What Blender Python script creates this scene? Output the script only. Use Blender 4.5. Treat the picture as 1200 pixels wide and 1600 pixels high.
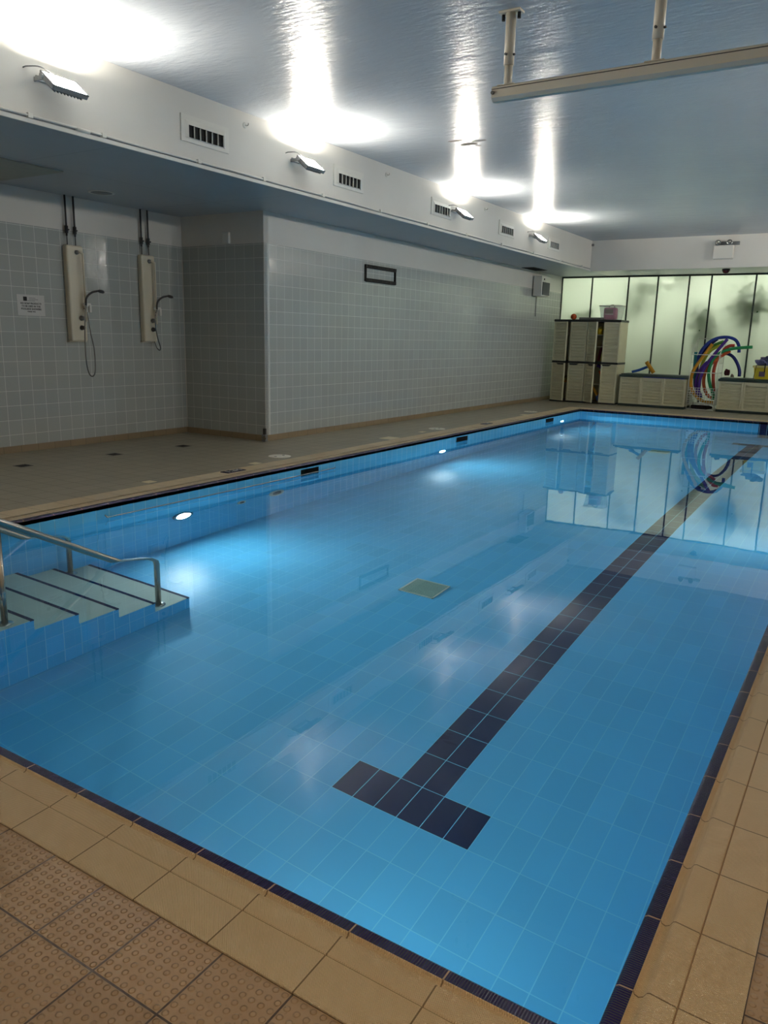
import bpy, bmesh, math, random
from mathutils import Vector, Matrix, Quaternion
C = bpy.context.scene.collection
for o in list(bpy.data.objects): bpy.data.objects.remove(o)
PI = math.pi
# ------------------------------------------------------------------ camera, world, light, exposure
sc = bpy.context.scene
cd = bpy.data.cameras.new('camera'); cam = bpy.data.objects.new('camera', cd); C.objects.link(cam)
cd.sensor_fit = 'HORIZONTAL'; cd.sensor_width = 36.0; cd.lens = 1210.81/1200*36
cd.clip_start = .05; cd.clip_end = 80
cam.matrix_world = Matrix(((0.84510123,-0.13713865,0.51671742,5.1434),(0.53409529,0.17433004,-0.82725526,-1.3314),(0.0233693,0.97509078,0.22057164,1.3805),(0,0,0,1)))
sc.camera = cam
sc.view_settings.view_transform = 'Standard'
try: sc.view_settings.look = 'None'
except Exception: pass
sc.view_settings.gamma = 1; sc.view_settings.use_curve_mapping = False
sc.view_settings.exposure = 0.38
FLOOD = 370.0      # floodlight glass radiance
POOL_LIGHT = 350.0  # underwater lamp radiance
w = bpy.data.worlds.new('world'); sc.world = w; w.use_nodes = True
w.node_tree.nodes['Background'].inputs[0].default_value = (.02,.025,.03,1)
w.node_tree.nodes['Background'].inputs[1].default_value = 1

def area(name, loc, rot, sx, sy, power, col):
    l = bpy.data.lights.new(name, 'AREA'); l.shape = 'RECTANGLE'; l.size = sx; l.size_y = sy; l.energy = power; l.color = col
    o = bpy.data.objects.new(name, l); o.location = loc; o.rotation_euler = rot; C.objects.link(o); return o
# planter corridor behind the frosted glass
for x in (-.6, 1.2, 3.0, 4.8): area('planter_light', (x, 18.3, 2.75), (math.radians(74),0,0), .6, .4, 13, (.95,1.0,.87))
# unseen warm ceiling lamp at the camera's end, then two added fill lights
area('warm_ceiling_lamp', (5.75, -0.75, 3.42), (0,0,0), .25, .25, 24, (1.0,.66,.34))
area('camera_end_fill', (2.2, -2.3, 3.42), (0,0,0), .6, .6, 9, (1.0,.80,.58))  # added fill for the near deck, out of view
area('shower_fill', (-2.3, 1.2, 2.84), (0,0,0), .3, .3, 3.0, (1.0,.84,.60))  # added fill over the showers, not a fitting of this ceiling

# ------------------------------------------------------------------ measures (metres)
W, L = 4.835, 14.488          # pool
ZW = -.11                     # water level
ZD = .012                     # deck level
XB, ZC, ZS = -.419, 3.473, 2.86
XW, YC, XS = -1.53, 6.39, -2.957
YB, YG = 15.682, 17.1
ZT = 2.482
YE, XR = -3.6, 6.4
def zfl(y): return -1.417 - .158*y/L
T = .1611

# ------------------------------------------------------------------ materials
def lin(r,g,b):
    f = lambda c: (c/255/12.92 if c/255 <= .04045 else ((c/255+.055)/1.055)**2.4)
    return (f(r), f(g), f(b), 1)
MATS = {}
class NT:
    def __init__(s, name):
        s.m = bpy.data.materials.new(name); s.m.use_nodes = True; s.t = s.m.node_tree
        s.t.nodes.clear(); s.out = s.n('ShaderNodeOutputMaterial'); s.tc = None
    def n(s, ty, **k):
        x = s.t.nodes.new(ty)
        for a, b in k.items(): setattr(x, a, b)
        return x
    def put(s, sock, v):
        if v is None: return
        if isinstance(v, bpy.types.NodeSocket): s.t.links.new(v, sock)
        else: sock.default_value = v
    def math(s, op, a, b=None, c=None):
        x = s.n('ShaderNodeMath', operation=op); s.put(x.inputs[0], a)
        if b is not None: s.put(x.inputs[1], b)
        if c is not None: s.put(x.inputs[2], c)
        return x.outputs[0]
    def mix(s, f, a, b):
        x = s.n('ShaderNodeMix', data_type='RGBA'); s.put(x.inputs[0], f); s.put(x.inputs[6], a); s.put(x.inputs[7], b); return x.outputs[2]
    def xyz(s):
        if s.tc is None:
            s.tc = s.n('ShaderNodeTexCoord'); s.sep = s.n('ShaderNodeSeparateXYZ'); s.t.links.new(s.tc.outputs['Object'], s.sep.inputs[0])
        return s.sep.outputs
    def noise(s, scale, detail=3, rough=.5, vec=None, stretch=None):
        s.xyz(); x = s.n('ShaderNodeTexNoise'); x.inputs['Scale'].default_value = scale; x.inputs['Detail'].default_value = detail; x.inputs['Roughness'].default_value = rough
        if stretch:
            mp = s.n('ShaderNodeMapping'); mp.inputs['Scale'].default_value = stretch; s.t.links.new(s.tc.outputs['Object'], mp.inputs[0]); s.t.links.new(mp.outputs[0], x.inputs['Vector'])
        else: s.t.links.new(s.tc.outputs['Object'], x.inputs['Vector'])
        return x.outputs['Fac']
    def grout(s, ax, per, off, g):      # 1 on the joint line
        c = s.xyz()[ax]
        f = s.math('FRACT', s.math('DIVIDE', s.math('SUBTRACT', c, off), per))
        a = s.math('ABSOLUTE', s.math('SUBTRACT', f, .5))
        return s.math('GREATER_THAN', a, .5 - g/(2*per))
    def cell(s, ax, per, off):
        return s.math('FLOOR', s.math('DIVIDE', s.math('SUBTRACT', s.xyz()[ax], off), per))
    def rand(s, a, b):
        cv = s.n('ShaderNodeCombineXYZ'); s.put(cv.inputs[0], a); s.put(cv.inputs[1], b)
        x = s.n('ShaderNodeTexWhiteNoise'); s.t.links.new(cv.outputs[0], x.inputs['Vector']); return x.outputs['Value']
    def band(s, ax, lo, hi):
        c = s.xyz()[ax]
        return s.math('MULTIPLY', s.math('GREATER_THAN', c, lo), s.math('LESS_THAN', c, hi))
    def bump(s, h, strength=.3, dist=.01, prev=None):
        x = s.n('ShaderNodeBump'); x.inputs['Strength'].default_value = strength; x.inputs['Distance'].default_value = dist; s.put(x.inputs['Height'], h)
        if prev is not None: s.t.links.new(prev, x.inputs['Normal'])
        return x.outputs[0]
    def pbr(s, col, rough=.5, metal=0, normal=None, spec=.5, trans=0, emis=None, es=0, coat=0, ior=None, alpha=None):
        b = s.n('ShaderNodeBsdfPrincipled'); s.put(b.inputs['Base Color'], col); s.put(b.inputs['Roughness'], rough); s.put(b.inputs['Metallic'], metal)
        b.inputs['Specular IOR Level'].default_value = spec; b.inputs['Transmission Weight'].default_value = trans
        b.inputs['Coat Weight'].default_value = coat
        if normal is not None: s.t.links.new(normal, b.inputs['Normal'])
        if emis: b.inputs['Emission Color'].default_value = emis; b.inputs['Emission Strength'].default_value = es
        if alpha is not None: b.inputs['Alpha'].default_value = alpha
        s.t.links.new(b.outputs[0], s.out.inputs[0]); return s.m

def plain(name, rgb, rough=.5, metal=0, spec=.5, var=.06, scale=8, bump=0, trans=0, alpha=None):
    if name in MATS: return MATS[name]
    t = NT(name); c = lin(*rgb); d = tuple(max(0, x*(1-var*3)) for x in c[:3])+(1,)
    col = t.mix(t.noise(scale), c, d) if var else c
    nm = t.bump(t.noise(scale*12), .2, bump) if bump else None
    MATS[name] = t.pbr(col, rough, metal, nm, spec, trans, alpha=alpha); return MATS[name]

def tiles(name, rgb, grt, ax, per, off, g, rough=.15, var=.1, wob=.0006, extra=None, spec=.5, grough=.6, big=None):
    t = NT(name); g1 = t.grout(ax[0], per[0], off[0], g); g2 = t.grout(ax[1], per[1], off[1], g)
    gm = t.math('MAXIMUM', g1, g2)
    rnd = t.rand(t.cell(ax[0], per[0], off[0]), t.cell(ax[1], per[1], off[1]))
    c = lin(*rgb); d = tuple(x*(1-var) for x in c[:3])+(1,)
    col = t.mix(rnd, c, d)
    if big: col = t.mix(t.math('MULTIPLY', t.noise(big[1], 4), big[2]), col, lin(*big[0]))
    if extra: col = extra(t, col)
    col = t.mix(gm, col, lin(*grt))
    h = t.math('SUBTRACT', 1, gm)
    nm = t.bump(h, .5, .0015)
    nm = t.bump(t.noise(9, 2), .6, wob*12, nm) if wob else nm
    ro = t.math('MULTIPLY_ADD', gm, grough-rough, rough)
    return t.pbr(col, ro, 0, nm, spec)

M = {}
POOL = (98,186,224)
# pool floor with lane marking in navy tile
LX, TY, TY2 = 3.3795, 1.4627, 13.4277
def lane(t, col):
    a = t.math('MULTIPLY', t.band(0, LX, LX+.25), t.band(1, TY, TY2))
    b = t.math('MULTIPLY', t.band(0, LX-.25, LX+.5), t.band(1, TY, TY+.25))
    c = t.math('MULTIPLY', t.band(0, LX-.25, LX+.5), t.band(1, TY2-.25, TY2))
    return t.mix(t.math('MAXIMUM', a, t.math('MAXIMUM', b, c)), col, lin(22,18,62))
M['pfloor'] = tiles('pool_floor_tile', POOL, (130,205,225), (0,1), (.125,.25), (.0045,.2127), .004, .3, .10, 0, lane)
def endmark(t, col):
    return t.mix(t.band(0, LX, LX+.25), col, lin(22,18,62))
M['pw_x'] = tiles('pool_wall_tile_side', POOL, (150,205,220), (1,2), (.125,.25), (.061,0), .005, .2, .10, 0)
M['pw_xr'] = tiles('pool_wall_tile_right', POOL, (150,205,220), (1,2), (.125,.25), (.0378,0), .005, .2, .10, 0)
M['pw_y'] = tiles('pool_wall_tile_end', POOL, (150,205,220), (0,2), (.125,.25), (.023,0), .005, .2, .10, 0, endmark)
M['step_side'] = tiles('step_side_tile', (92,186,226), (150,205,220), (1,2), (.125,.25), (.06,-.02), .005, .2, .10, 0)
M['tread'] = tiles('tread_tile', (206,208,190), (190,196,182), (0,1), (.15,.15), (0,.03), .002, .3, .04, 0)
# wall tiles
def walltile(name, ax, off0):
    return tiles(name, (172,176,172), (218,220,214), ax, (T,T), (off0,.0507), .004, .13, .09, .0003, big=((158,162,158), 1.3, .5))
M['wt_x'] = walltile('grey_wall_tile_side', (1,2), YC+.08)
M['wt_y'] = walltile('grey_wall_tile_end', (0,2), XW)
def base(name, ax): return tiles(name, (140,122,94), (90,80,62), (ax,2), (.213,.5), (.02,-.1), .004, .4, .12, 0)
M['bb_x'] = base('baseboard_tile_side', 1); M['bb_y'] = base('baseboard_tile_end', 0)
# painted plaster
t = NT('white_wall_paint'); M['paint'] = t.pbr(t.mix(t.noise(1.5,4), lin(214,211,204), lin(200,198,192)), .45, 0, t.bump(t.noise(60,3), .12, .002), .4)
t = NT('soffit_paint')
gl = t.math('MAXIMUM', t.grout(0, 1.26, -.42, .006), t.grout(1, 2.4, .9, .006))
M['soffit'] = t.pbr(t.mix(gl, t.mix(t.noise(2,4), lin(176,180,182), lin(160,166,170)), lin(120,124,128)), .4, 0, t.bump(t.noise(40,3), .12, .002), .4)
t = NT('ceiling_gloss_paint')
nb = t.bump(t.noise(2.2, 3, .55, stretch=(1,2.2,1)), .35, .03)
nb = t.bump(t.noise(9, 5, .6, stretch=(1,3.2,1)), .42, .010, nb)
M['ceiling'] = t.pbr(t.mix(t.noise(.9,4), lin(186,192,198), lin(172,178,186)), .27, 0, nb, .55)
# deck
def deck(name, off, per, studs, cols=((174,150,118),(154,132,102),(146,124,96))):
    t = NT(name); g = t.math('MAXIMUM', t.grout(0, per[0], off[0], .005), t.grout(1, per[1], off[1], .005))
    rnd = t.rand(t.cell(0, per[0], off[0]), t.cell(1, per[1], off[1]))
    col = t.mix(rnd, lin(*cols[0]), lin(*cols[1]))
    col = t.mix(t.math('MULTIPLY', t.noise(2.3,5,.6), .6), col, lin(*cols[2]))
    col = t.mix(t.math('MULTIPLY', t.math('GREATER_THAN', t.noise(90,2), .68), .35), col, lin(100,84,64))
    col = t.mix(g, col, lin(66,54,42))
    nm = t.bump(t.math('SUBTRACT', 1, g), .6, .002)
    if studs:
        sx, sy = per[0]/8, per[1]/8
        fx = t.math('SUBTRACT', t.math('FRACT', t.math('DIVIDE', t.math('SUBTRACT', t.xyz()[0], off[0]), sx)), .5)
        fy = t.math('SUBTRACT', t.math('FRACT', t.math('DIVIDE', t.math('SUBTRACT', t.xyz()[1], off[1]), sy)), .5)
        r = t.math('SQRT', t.math('ADD', t.math('MULTIPLY', fx, fx), t.math('MULTIPLY', fy, fy)))
        mr = t.n('ShaderNodeMapRange'); mr.interpolation_type = 'SMOOTHSTEP'; t.put(mr.inputs[0], r)
        mr.inputs[1].default_value = .34; mr.inputs[2].default_value = .20; mr.inputs[3].default_value = 0; mr.inputs[4].default_value = 1
        nm = t.bump(mr.outputs[0], .95, .0030, nm)
    nm = t.bump(t.noise(160,3), .15, .001, nm)
    return t.pbr(col, .38, 0, nm, .5)
M['deck_studs'] = deck('studded_deck_tile', (3.663,-.249), (.202,.195), True)
M['deck_right'] = deck('studded_deck_tile_right', (W+.25,.03), (.202,.202), True)
M['deck'] = deck('grey_beige_deck_tile', (-.36,2.475), (.2,.2), False, ((162,153,132),(150,141,120),(140,131,110)))
# coping: cream ribbed tile
def coping(name, ax, off):
    t = NT(name); g = t.grout(ax, .25, off, .0038)
    rnd = t.rand(t.cell(ax, .25, off), 0.0)
    col = t.mix(rnd, lin(244,224,188), lin(234,210,170))
    col = t.mix(t.math('MULTIPLY', t.noise(7,5,.6), .5), col, lin(226,202,164))
    col = t.mix(g, col, lin(146,122,88))
    rb = t.math('MULTIPLY', t.math('SINE', t.math('MULTIPLY', t.xyz()[0], 1100)), t.math('SINE', t.math('MULTIPLY', t.xyz()[1], 1100)))
    nm = t.bump(rb, .8, .003); nm = t.bump(t.math('SUBTRACT',1,g), .5, .0015, nm)
    a = t.pbr(col, .45, 0, nm, .5)
    t = NT(name+'_navy'); g = t.grout(ax, .25, off, .004)
    rb = t.math('SINE', t.math('MULTIPLY', t.xyz()[ax], 900))
    nm = t.bump(rb, .5, .0014)
    b = t.pbr(t.mix(g, lin(36,28,74), lin(178,150,128)), .25, 0, nm, .5)
    return a, b
M['cop_n'] = coping('coping_near', 0, .0175); M['cop_f'] = coping('coping_far', 0, .023)
M['cop_l'] = coping('coping_left', 1, .186); M['cop_r'] = coping('coping_right', 1, .1628)
M['grout'] = plain('dirty_grout', (158,132,98), .8)
# water: one sheet with true refraction
t = NT('pool_water')
fr = t.n('ShaderNodeFresnel'); fr.inputs['IOR'].default_value = 1.333
nm = t.bump(t.noise(1.1, 2, .4), .06, .02); nm = t.bump(t.noise(5, 2, .4), .02, .008, nm)
rf = t.n('ShaderNodeBsdfRefraction'); rf.inputs['IOR'].default_value = 1.333; rf.inputs['Roughness'].default_value = 0; rf.inputs['Color'].default_value = (.80,.955,1,1)
gs = t.n('ShaderNodeBsdfGlossy'); gs.inputs['Roughness'].default_value = 0; gs.inputs['Color'].default_value = (1,1,1,1)
for x in (fr, rf, gs): t.t.links.new(nm, x.inputs['Normal'])
mx = t.n('ShaderNodeMixShader'); t.t.links.new(fr.outputs[0], mx.inputs[0]); t.t.links.new(rf.outputs[0], mx.inputs[1]); t.t.links.new(gs.outputs[0], mx.inputs[2]); t.t.links.new(mx.outputs[0], t.out.inputs[0])
M['water'] = t.m
# frosted glass
t = NT('frosted_glass')
tr = t.n('ShaderNodeBsdfTranslucent'); tr.inputs['Color'].default_value = (.90,.935,.865,1)
gs = t.n('ShaderNodeBsdfGlossy'); gs.inputs['Roughness'].default_value = .12; gs.inputs['Color'].default_value = (.9,.95,.9,1)
fr = t.n('ShaderNodeFresnel'); fr.inputs['IOR'].default_value = 1.45
mx = t.n('ShaderNodeMixShader'); t.t.links.new(fr.outputs[0], mx.inputs[0]); t.t.links.new(tr.outputs[0], mx.inputs[1]); t.t.links.new(gs.outputs[0], mx.inputs[2]); t.t.links.new(mx.outputs[0], t.out.inputs[0])
M['frost'] = t.m
def emit(name, col, s):
    t = NT(name); e = t.n('ShaderNodeEmission'); e.inputs[0].default_value = col; e.inputs[1].default_value = s; t.t.links.new(e.outputs[0], t.out.inputs[0]); return t.m
M['flood'] = emit('lit_flood_glass', (1,.93,.80,1), FLOOD)
M['plamp'] = emit('lit_pool_lamp', (.80,.94,1,1), POOL_LIGHT); M['plamp_fill'] = emit('fill_pool_lamp', (.80,.94,1,1), POOL_LIGHT*.42)  # weaker second lens serves the added, unseen underwater lamps
M['steel'] = plain('brushed_steel', (176,170,160), .22, 1, var=.03)
M['chrome'] = plain('chrome', (150,150,150), .15, 1, var=0)
M['dkmetal'] = plain('dark_grey_pipe', (66,66,66), .4, .3)
M['white'] = plain('white_plastic', (214,212,204), .35, var=.02)
M['cream'] = plain('cream_plastic', (212,204,182), .3, var=.02)
M['offwhite'] = plain('off_white_enamel', (206,198,180), .35, var=.03)
M['black'] = plain('black_metal', (10,10,11), .55, var=0, spec=.3)
M['dark'] = plain('dark_cavity', (14,16,18), .8, var=0)
M['grille'] = plain('grey_grille', (70,74,76), .6, var=.05)
M['grey'] = plain('grey_plastic', (120,122,122), .45)
M['seal'] = plain('dark_green_seal', (44,54,46), .6)
M['cab'] = plain('beige_cabinet_plastic', (206,200,168), .5, var=.04, scale=3)
M['cabtop'] = plain('black_green_plastic', (14,20,19), .45)
M['green'] = plain('dark_green_plastic', (14,36,30), .4)
M['navy'] = plain('navy_tile', (30,24,70), .25, var=.03)
M['yellow'] = plain('yellow_plastic', (224,196,30), .4)
def foam(n, rgb): return plain('foam_'+n, tuple(int(c*.88) for c in rgb), .75, var=.05, scale=20)

# ------------------------------------------------------------------ mesh helpers
def bm_(): return bmesh.new()
def box(bm, x0,x1,y0,y1,z0,z1, bev=0):
    r = bmesh.ops.create_cube(bm, size=1)
    v = r['verts']; bmesh.ops.scale(bm, vec=(x1-x0,y1-y0,z1-z0), verts=v); bmesh.ops.translate(bm, vec=((x0+x1)/2,(y0+y1)/2,(z0+z1)/2), verts=v)
    if bev:
        e = list({e for q in v for e in q.link_edges}); r = bmesh.ops.bevel(bm, geom=e, offset=bev, segments=2, affect='EDGES', profile=.5)
        return list({q for f in r['faces'] for q in f.verts} | {q for q in v if q.is_valid})
    return v
def xf(bm, verts, mat): bmesh.ops.transform(bm, matrix=mat, verts=[v for v in verts if v.is_valid])
def smooth_path(p, n=6):
    p = [Vector(q) for q in p]
    if len(p) < 3: return p
    out = []
    for i in range(len(p)-1):
        a = p[max(i-1,0)]; b = p[i]; c = p[i+1]; d = p[min(i+2,len(p)-1)]
        for k in range(n):
            s = k/n; out.append(.5*((2*b)+(c-a)*s+(2*a-5*b+4*c-d)*s*s+(3*b-a-3*c+d)*s**3))
    out.append(p[-1]); return out
def tube(bm, pts, r, seg=12, sm=0, rs=None):
    pts = smooth_path(pts, sm) if sm else [Vector(q) for q in pts]
    d0 = (pts[1]-pts[0]).normalized(); up = Vector((0,0,1)) if abs(d0.z) < .9 else Vector((1,0,0))
    u = d0.cross(up).normalized(); rings = []; allv = []
    for i, p in enumerate(pts):
        d = (pts[min(i+1,len(pts)-1)]-pts[max(i-1,0)]).normalized()
        u = (u-d*u.dot(d)).normalized(); v = d.cross(u)
        rr = rs[i] if rs else r
        if 0 < i < len(pts)-1 and not sm:
            a = (pts[i]-pts[i-1]).normalized(); c = max(.5, a.dot(d)); rr = rr/c if rs is None else rr
        ring = [bm.verts.new(p+rr*(math.cos(2*PI*k/seg)*u+math.sin(2*PI*k/seg)*v)) for k in range(seg)]
        rings.append(ring); allv += ring
    for a, b in zip(rings, rings[1:]):
        for k in range(seg): bm.faces.new((a[k], a[(k+1)%seg], b[(k+1)%seg], b[k])).smooth = True
    bm.faces.new(rings[0][::-1]); bm.faces.new(rings[-1]); return allv
def cyl(bm, a, b, r, seg=24): return tube(bm, [a, b], r, seg)
def lathe(bm, prof, center, axis='Z', seg=32):   # prof: (radius, height)
    rot = {'Z': Matrix.Identity(3), 'X': Matrix.Rotation(PI/2,3,'Y'), 'Y': Matrix.Rotation(-PI/2,3,'X')}[axis]
    rings = []
    for r, h in prof:
        if r < 1e-6: rings.append([bm.verts.new(Vector(center)+rot@Vector((0,0,h)))]); continue
        rings.append([bm.verts.new(Vector(center)+rot@Vector((r*math.cos(2*PI*k/seg), r*math.sin(2*PI*k/seg), h))) for k in range(seg)])
    for a, b in zip(rings, rings[1:]):
        for k in range(seg):
            k2 = (k+1)%seg
            if len(a) == 1 and len(b) == 1: continue
            if len(a) == 1: f = (a[0], b[k2], b[k])
            elif len(b) == 1: f = (a[k], a[k2], b[0])
            else: f = (a[k], a[k2], b[k2], b[k])
            bm.faces.new(f).smooth = True
def quad(bm, *p):
    return bm.faces.new([bm.verts.new(Vector(q)) for q in p])
def obj(name, bm, m, parent=None, norm=True):
    if norm: bmesh.ops.recalc_face_normals(bm, faces=bm.faces)
    me = bpy.data.meshes.new(name); bm.to_mesh(me); bm.free()
    for x in (m if isinstance(m, (list,tuple)) else [m]): me.materials.append(x)
    o = bpy.data.objects.new(name, me); C.objects.link(o)
    if parent:
        o.parent = parent; o.matrix_parent_inverse = Matrix.Translation(parent.location).inverted() if parent.type == 'EMPTY' or parent.location.length else Matrix.Identity(4)
    return o
def tag(o, label, cat, group=None, kind=None):
    if label: o['label'] = label
    if cat: o['category'] = cat
    if group: o['group'] = group
    if kind: o['kind'] = kind
    return o
def thing(name, loc, label, cat, group=None):
    o = bpy.data.objects.new(name, None); C.objects.link(o); o.location = loc; o.empty_display_size = .1
    bpy.context.view_layer.update()
    return tag(o, label, cat, group)
def struct(name, bm, m, norm=False): o = obj(name, bm, m, norm=norm); o['kind'] = 'structure'; return o
def copy_tree(o, parent=None):
    c = o.copy(); C.objects.link(c); c.parent = parent
    for ch in list(o.children): copy_tree(ch, c)
    return c
# children of a prototype are modelled in world space around its own base; parent inverse keeps them there

# ------------------------------------------------------------------ setting: shell
def wallbox(name, x0,x1,y0,y1,z0,z1, m):
    b = bm_(); box(b, x0,x1,y0,y1,z0,z1); return struct(name, b, m, True)
wallbox('ceiling', XB, XR, YE, YB, ZC, ZC+.1, M['ceiling'])
b = bm_(); box(b, XS-.1, XB, YE, YG+.05, ZS, ZS+.05); struct('ceiling_soffit', b, M['soffit'], True)
wallbox('wall_beam', XB-.06, XB, YE, YB+.02, ZS+.05, ZC+.1, M['paint'])
b = bm_(); box(b, XB-.02, XR, YB, YG+.05, ZS, ZC+.1); struct('wall_bulkhead', b, M['paint'], True)
# side walls: tile to ZT, paint above
wallbox('wall_left', XW-.1, XW, YC+.001, YG+.05, 0, ZT, M['wt_x'])
wallbox('wall_left_upper', XW-.1, XW-.004, YC+.001, YG+.05, ZT, ZS, M['paint'])
wallbox('wall_shower', XS-.1, XS, YE, YC+.1, 0, ZT, M['wt_x'])
wallbox('wall_shower_upper', XS-.1, XS-.004, YE, YC+.1, ZT, ZS, M['paint'])
wallbox('wall_return', XS, XW, YC, YC+.1, 0, ZT, M['wt_y'])
wallbox('wall_return_upper', XS-.004, XW-.004, YC+.004, YC+.1, ZT, ZS, M['paint'])
wallbox('wall_right', XR, XR+.1, YE, YG+.05, 0, ZC+.1, M['paint'])
wallbox('wall_near', XS-.1, XR+.1, YE-.1, YE, 0, ZC+.1, M['paint'])
wallbox('baseboard_left', XW, XW+.012, YC, YG, ZD-.01, .088, M['bb_x'])
wallbox('baseboard_shower', XS, XS+.012, YE, YC, ZD-.01, .088, M['bb_x'])
wallbox('baseboard_return', XS, XW+.012, YC-.012, YC, ZD-.01, .088, M['bb_y'])
b = bm_(); cyl(b, (XW,YC,.088), (XW,YC,ZT), .0035, 8); struct('trim_1', b, M['white'], True)
b = bm_(); cyl(b, (XS+.004,YC-.004,.088), (XS+.004,YC-.004,ZT), .005, 8); struct('trim_2', b, M['white'], True)
b = bm_(); box(b, XB, XB+.012, YE, YB, ZS-.004, ZS+.028, .003); struct('trim_3', b, M['white'], True)
# deck
b = bm_(); box(b, XS-.05, -.355, YE, YG+.9, ZD-.06, ZD); struct('floor', b, M['deck'], True)
b = bm_(); box(b, -.355, XR, L+.355, YG+.9, ZD-.06, ZD); struct('floor', b, M['deck'], True)
b = bm_(); box(b, -.355, XR, YE, -.25, ZD-.06, ZD); struct('floor', b, M['deck_studs'], True)
b = bm_(); box(b, W+.25, XR, -.25, L+.355, ZD-.06, ZD); struct('floor', b, M['deck_right'], True)
# coping swept round the pool with mitred corners
prof = [(0,-.03),(0,0),(.003,.008),(.010,.013),(.0395,.014),(.043,.006),(.052,.003),(.061,.009),(.068,.022),(.074,.025),(.128,.020),(.1295,.017),(.1325,.017),(.1335,.020)]
def ring(dout, z):
    dl = dout if dout < .2 else .355
    ds = dout
    return [Vector((-dl,-ds,z)), Vector((W+ds,-ds,z)), Vector((W+ds,L+dl,z)), Vector((-dl,L+dl,z))]
sides = {'near': (0,1,M['cop_n']), 'right': (1,2,M['cop_r']), 'far': (2,3,M['cop_f']), 'left': (3,0,M['cop_l'])}
for s, (i, j, (mc, mn)) in sides.items():
    b = bm_(); pr = prof + ([(.25,.016),(.25,-.05)])
    for k, ((d0,z0),(d1,z1)) in enumerate(zip(pr, pr[1:])):
        if s in ('near','right') or not (.039 <= d0 < .128):
            A, B = ring(d0,z0), ring(d1,z1)
        else:
            A, B = ring(d0, .014), ring(d1, .014)
        f = quad(b, A[i], A[j], B[j], B[i]); f.smooth = False
        f.material_index = 1 if d1 <= .0396 else (2 if .129 < d0 < .133 else 0)
    bmesh.ops.remove_doubles(b, verts=b.verts, dist=1e-5)
    struct('pool_coping_'+s, b, [mc, mn, M['grout']], True)
# pool shell
b = bm_(); quad(b, (0,0,zfl(0)), (W,0,zfl(0)), (W,L,zfl(L)), (0,L,zfl(L))); struct('pool_floor', b, M['pfloor'])
SK = [(5.188,5.508),(8.865,9.24),(12.51,12.92)]
b = bm_(); y = 0
for a, c in SK + [(L,L)]:
    quad(b, (0,y,-.045), (0,a,-.045), (0,a,-.135), (0,y,-.135)); y = c
quad(b, (0,0,0), (0,L,0), (0,L,-.045), (0,0,-.045)); quad(b, (0,0,-.135), (0,L,-.135), (0,L,-1.62), (0,0,-1.62)); struct('pool_wall_left', b, M['pw_x'])
b = bm_(); quad(b, (W,0,0), (W,0,-1.62), (W,L,-1.62), (W,L,0)); struct('pool_wall_right', b, M['pw_xr'])
b = bm_(); quad(b, (0,L,0), (W,L,0), (W,L,-1.62), (0,L,-1.62)); struct('pool_wall_far', b, M['pw_y'])
b = bm_(); quad(b, (0,0,0), (0,0,-1.62), (W,0,-1.62), (W,0,0)); struct('pool_wall_near', b, M['pw_y'])
b = bm_(); quad(b, (0,0,ZW), (W,0,ZW), (W,L,ZW), (0,L,ZW))
tag(obj('pool_water', b, M['water'], norm=False), 'calm clear blue water filling the swimming pool', 'water', kind='stuff')

# window wall of frosted glass panes
MX = [-1.525,-.802,.037,.685,1.348,1.805,2.682,3.34,4.05,4.75,5.5,6.4]
for i, (a, c) in enumerate(zip(MX, MX[1:])):
    b = bm_(); quad(b, (a+.012,YG,0), (c-.012,YG,0), (c-.012,YG,ZS+.02), (a+.012,YG,ZS+.02)); struct('window_%d'%(i+1), b, M['frost'])
b = bm_()
for x in MX[:-1]: box(b, x-.016, x+.016, YG-.012, YG+.012, ZD, ZS+.0)
struct('trim_4', b, M['seal'], True)
b = bm_(); box(b, XW, XR, YG-.03, YG+.03, ZS-.035, ZS+.02); struct('trim_5', b, M['seal'], True)
# corridor behind
M['corr'] = plain('pale_corridor_wall', (220,224,214), .8, var=.03)
wallbox('wall_planter', XW-.1, XR+.1, 18.5, 18.6, 0, 3.6, M['corr'])
wallbox('ceiling_planter', XW-.1, XR+.1, YG+.05, 18.6, 3.2, 3.3, M['corr'])
wallbox('wall_planter_end', XW-.15, XW-.05, YG+.05, 18.6, 0, 3.3, M['corr'])
wallbox('floor_planter', XW-.1, XR+.1, YG+.9, 18.6, -.05, .0, M['corr'])

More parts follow.
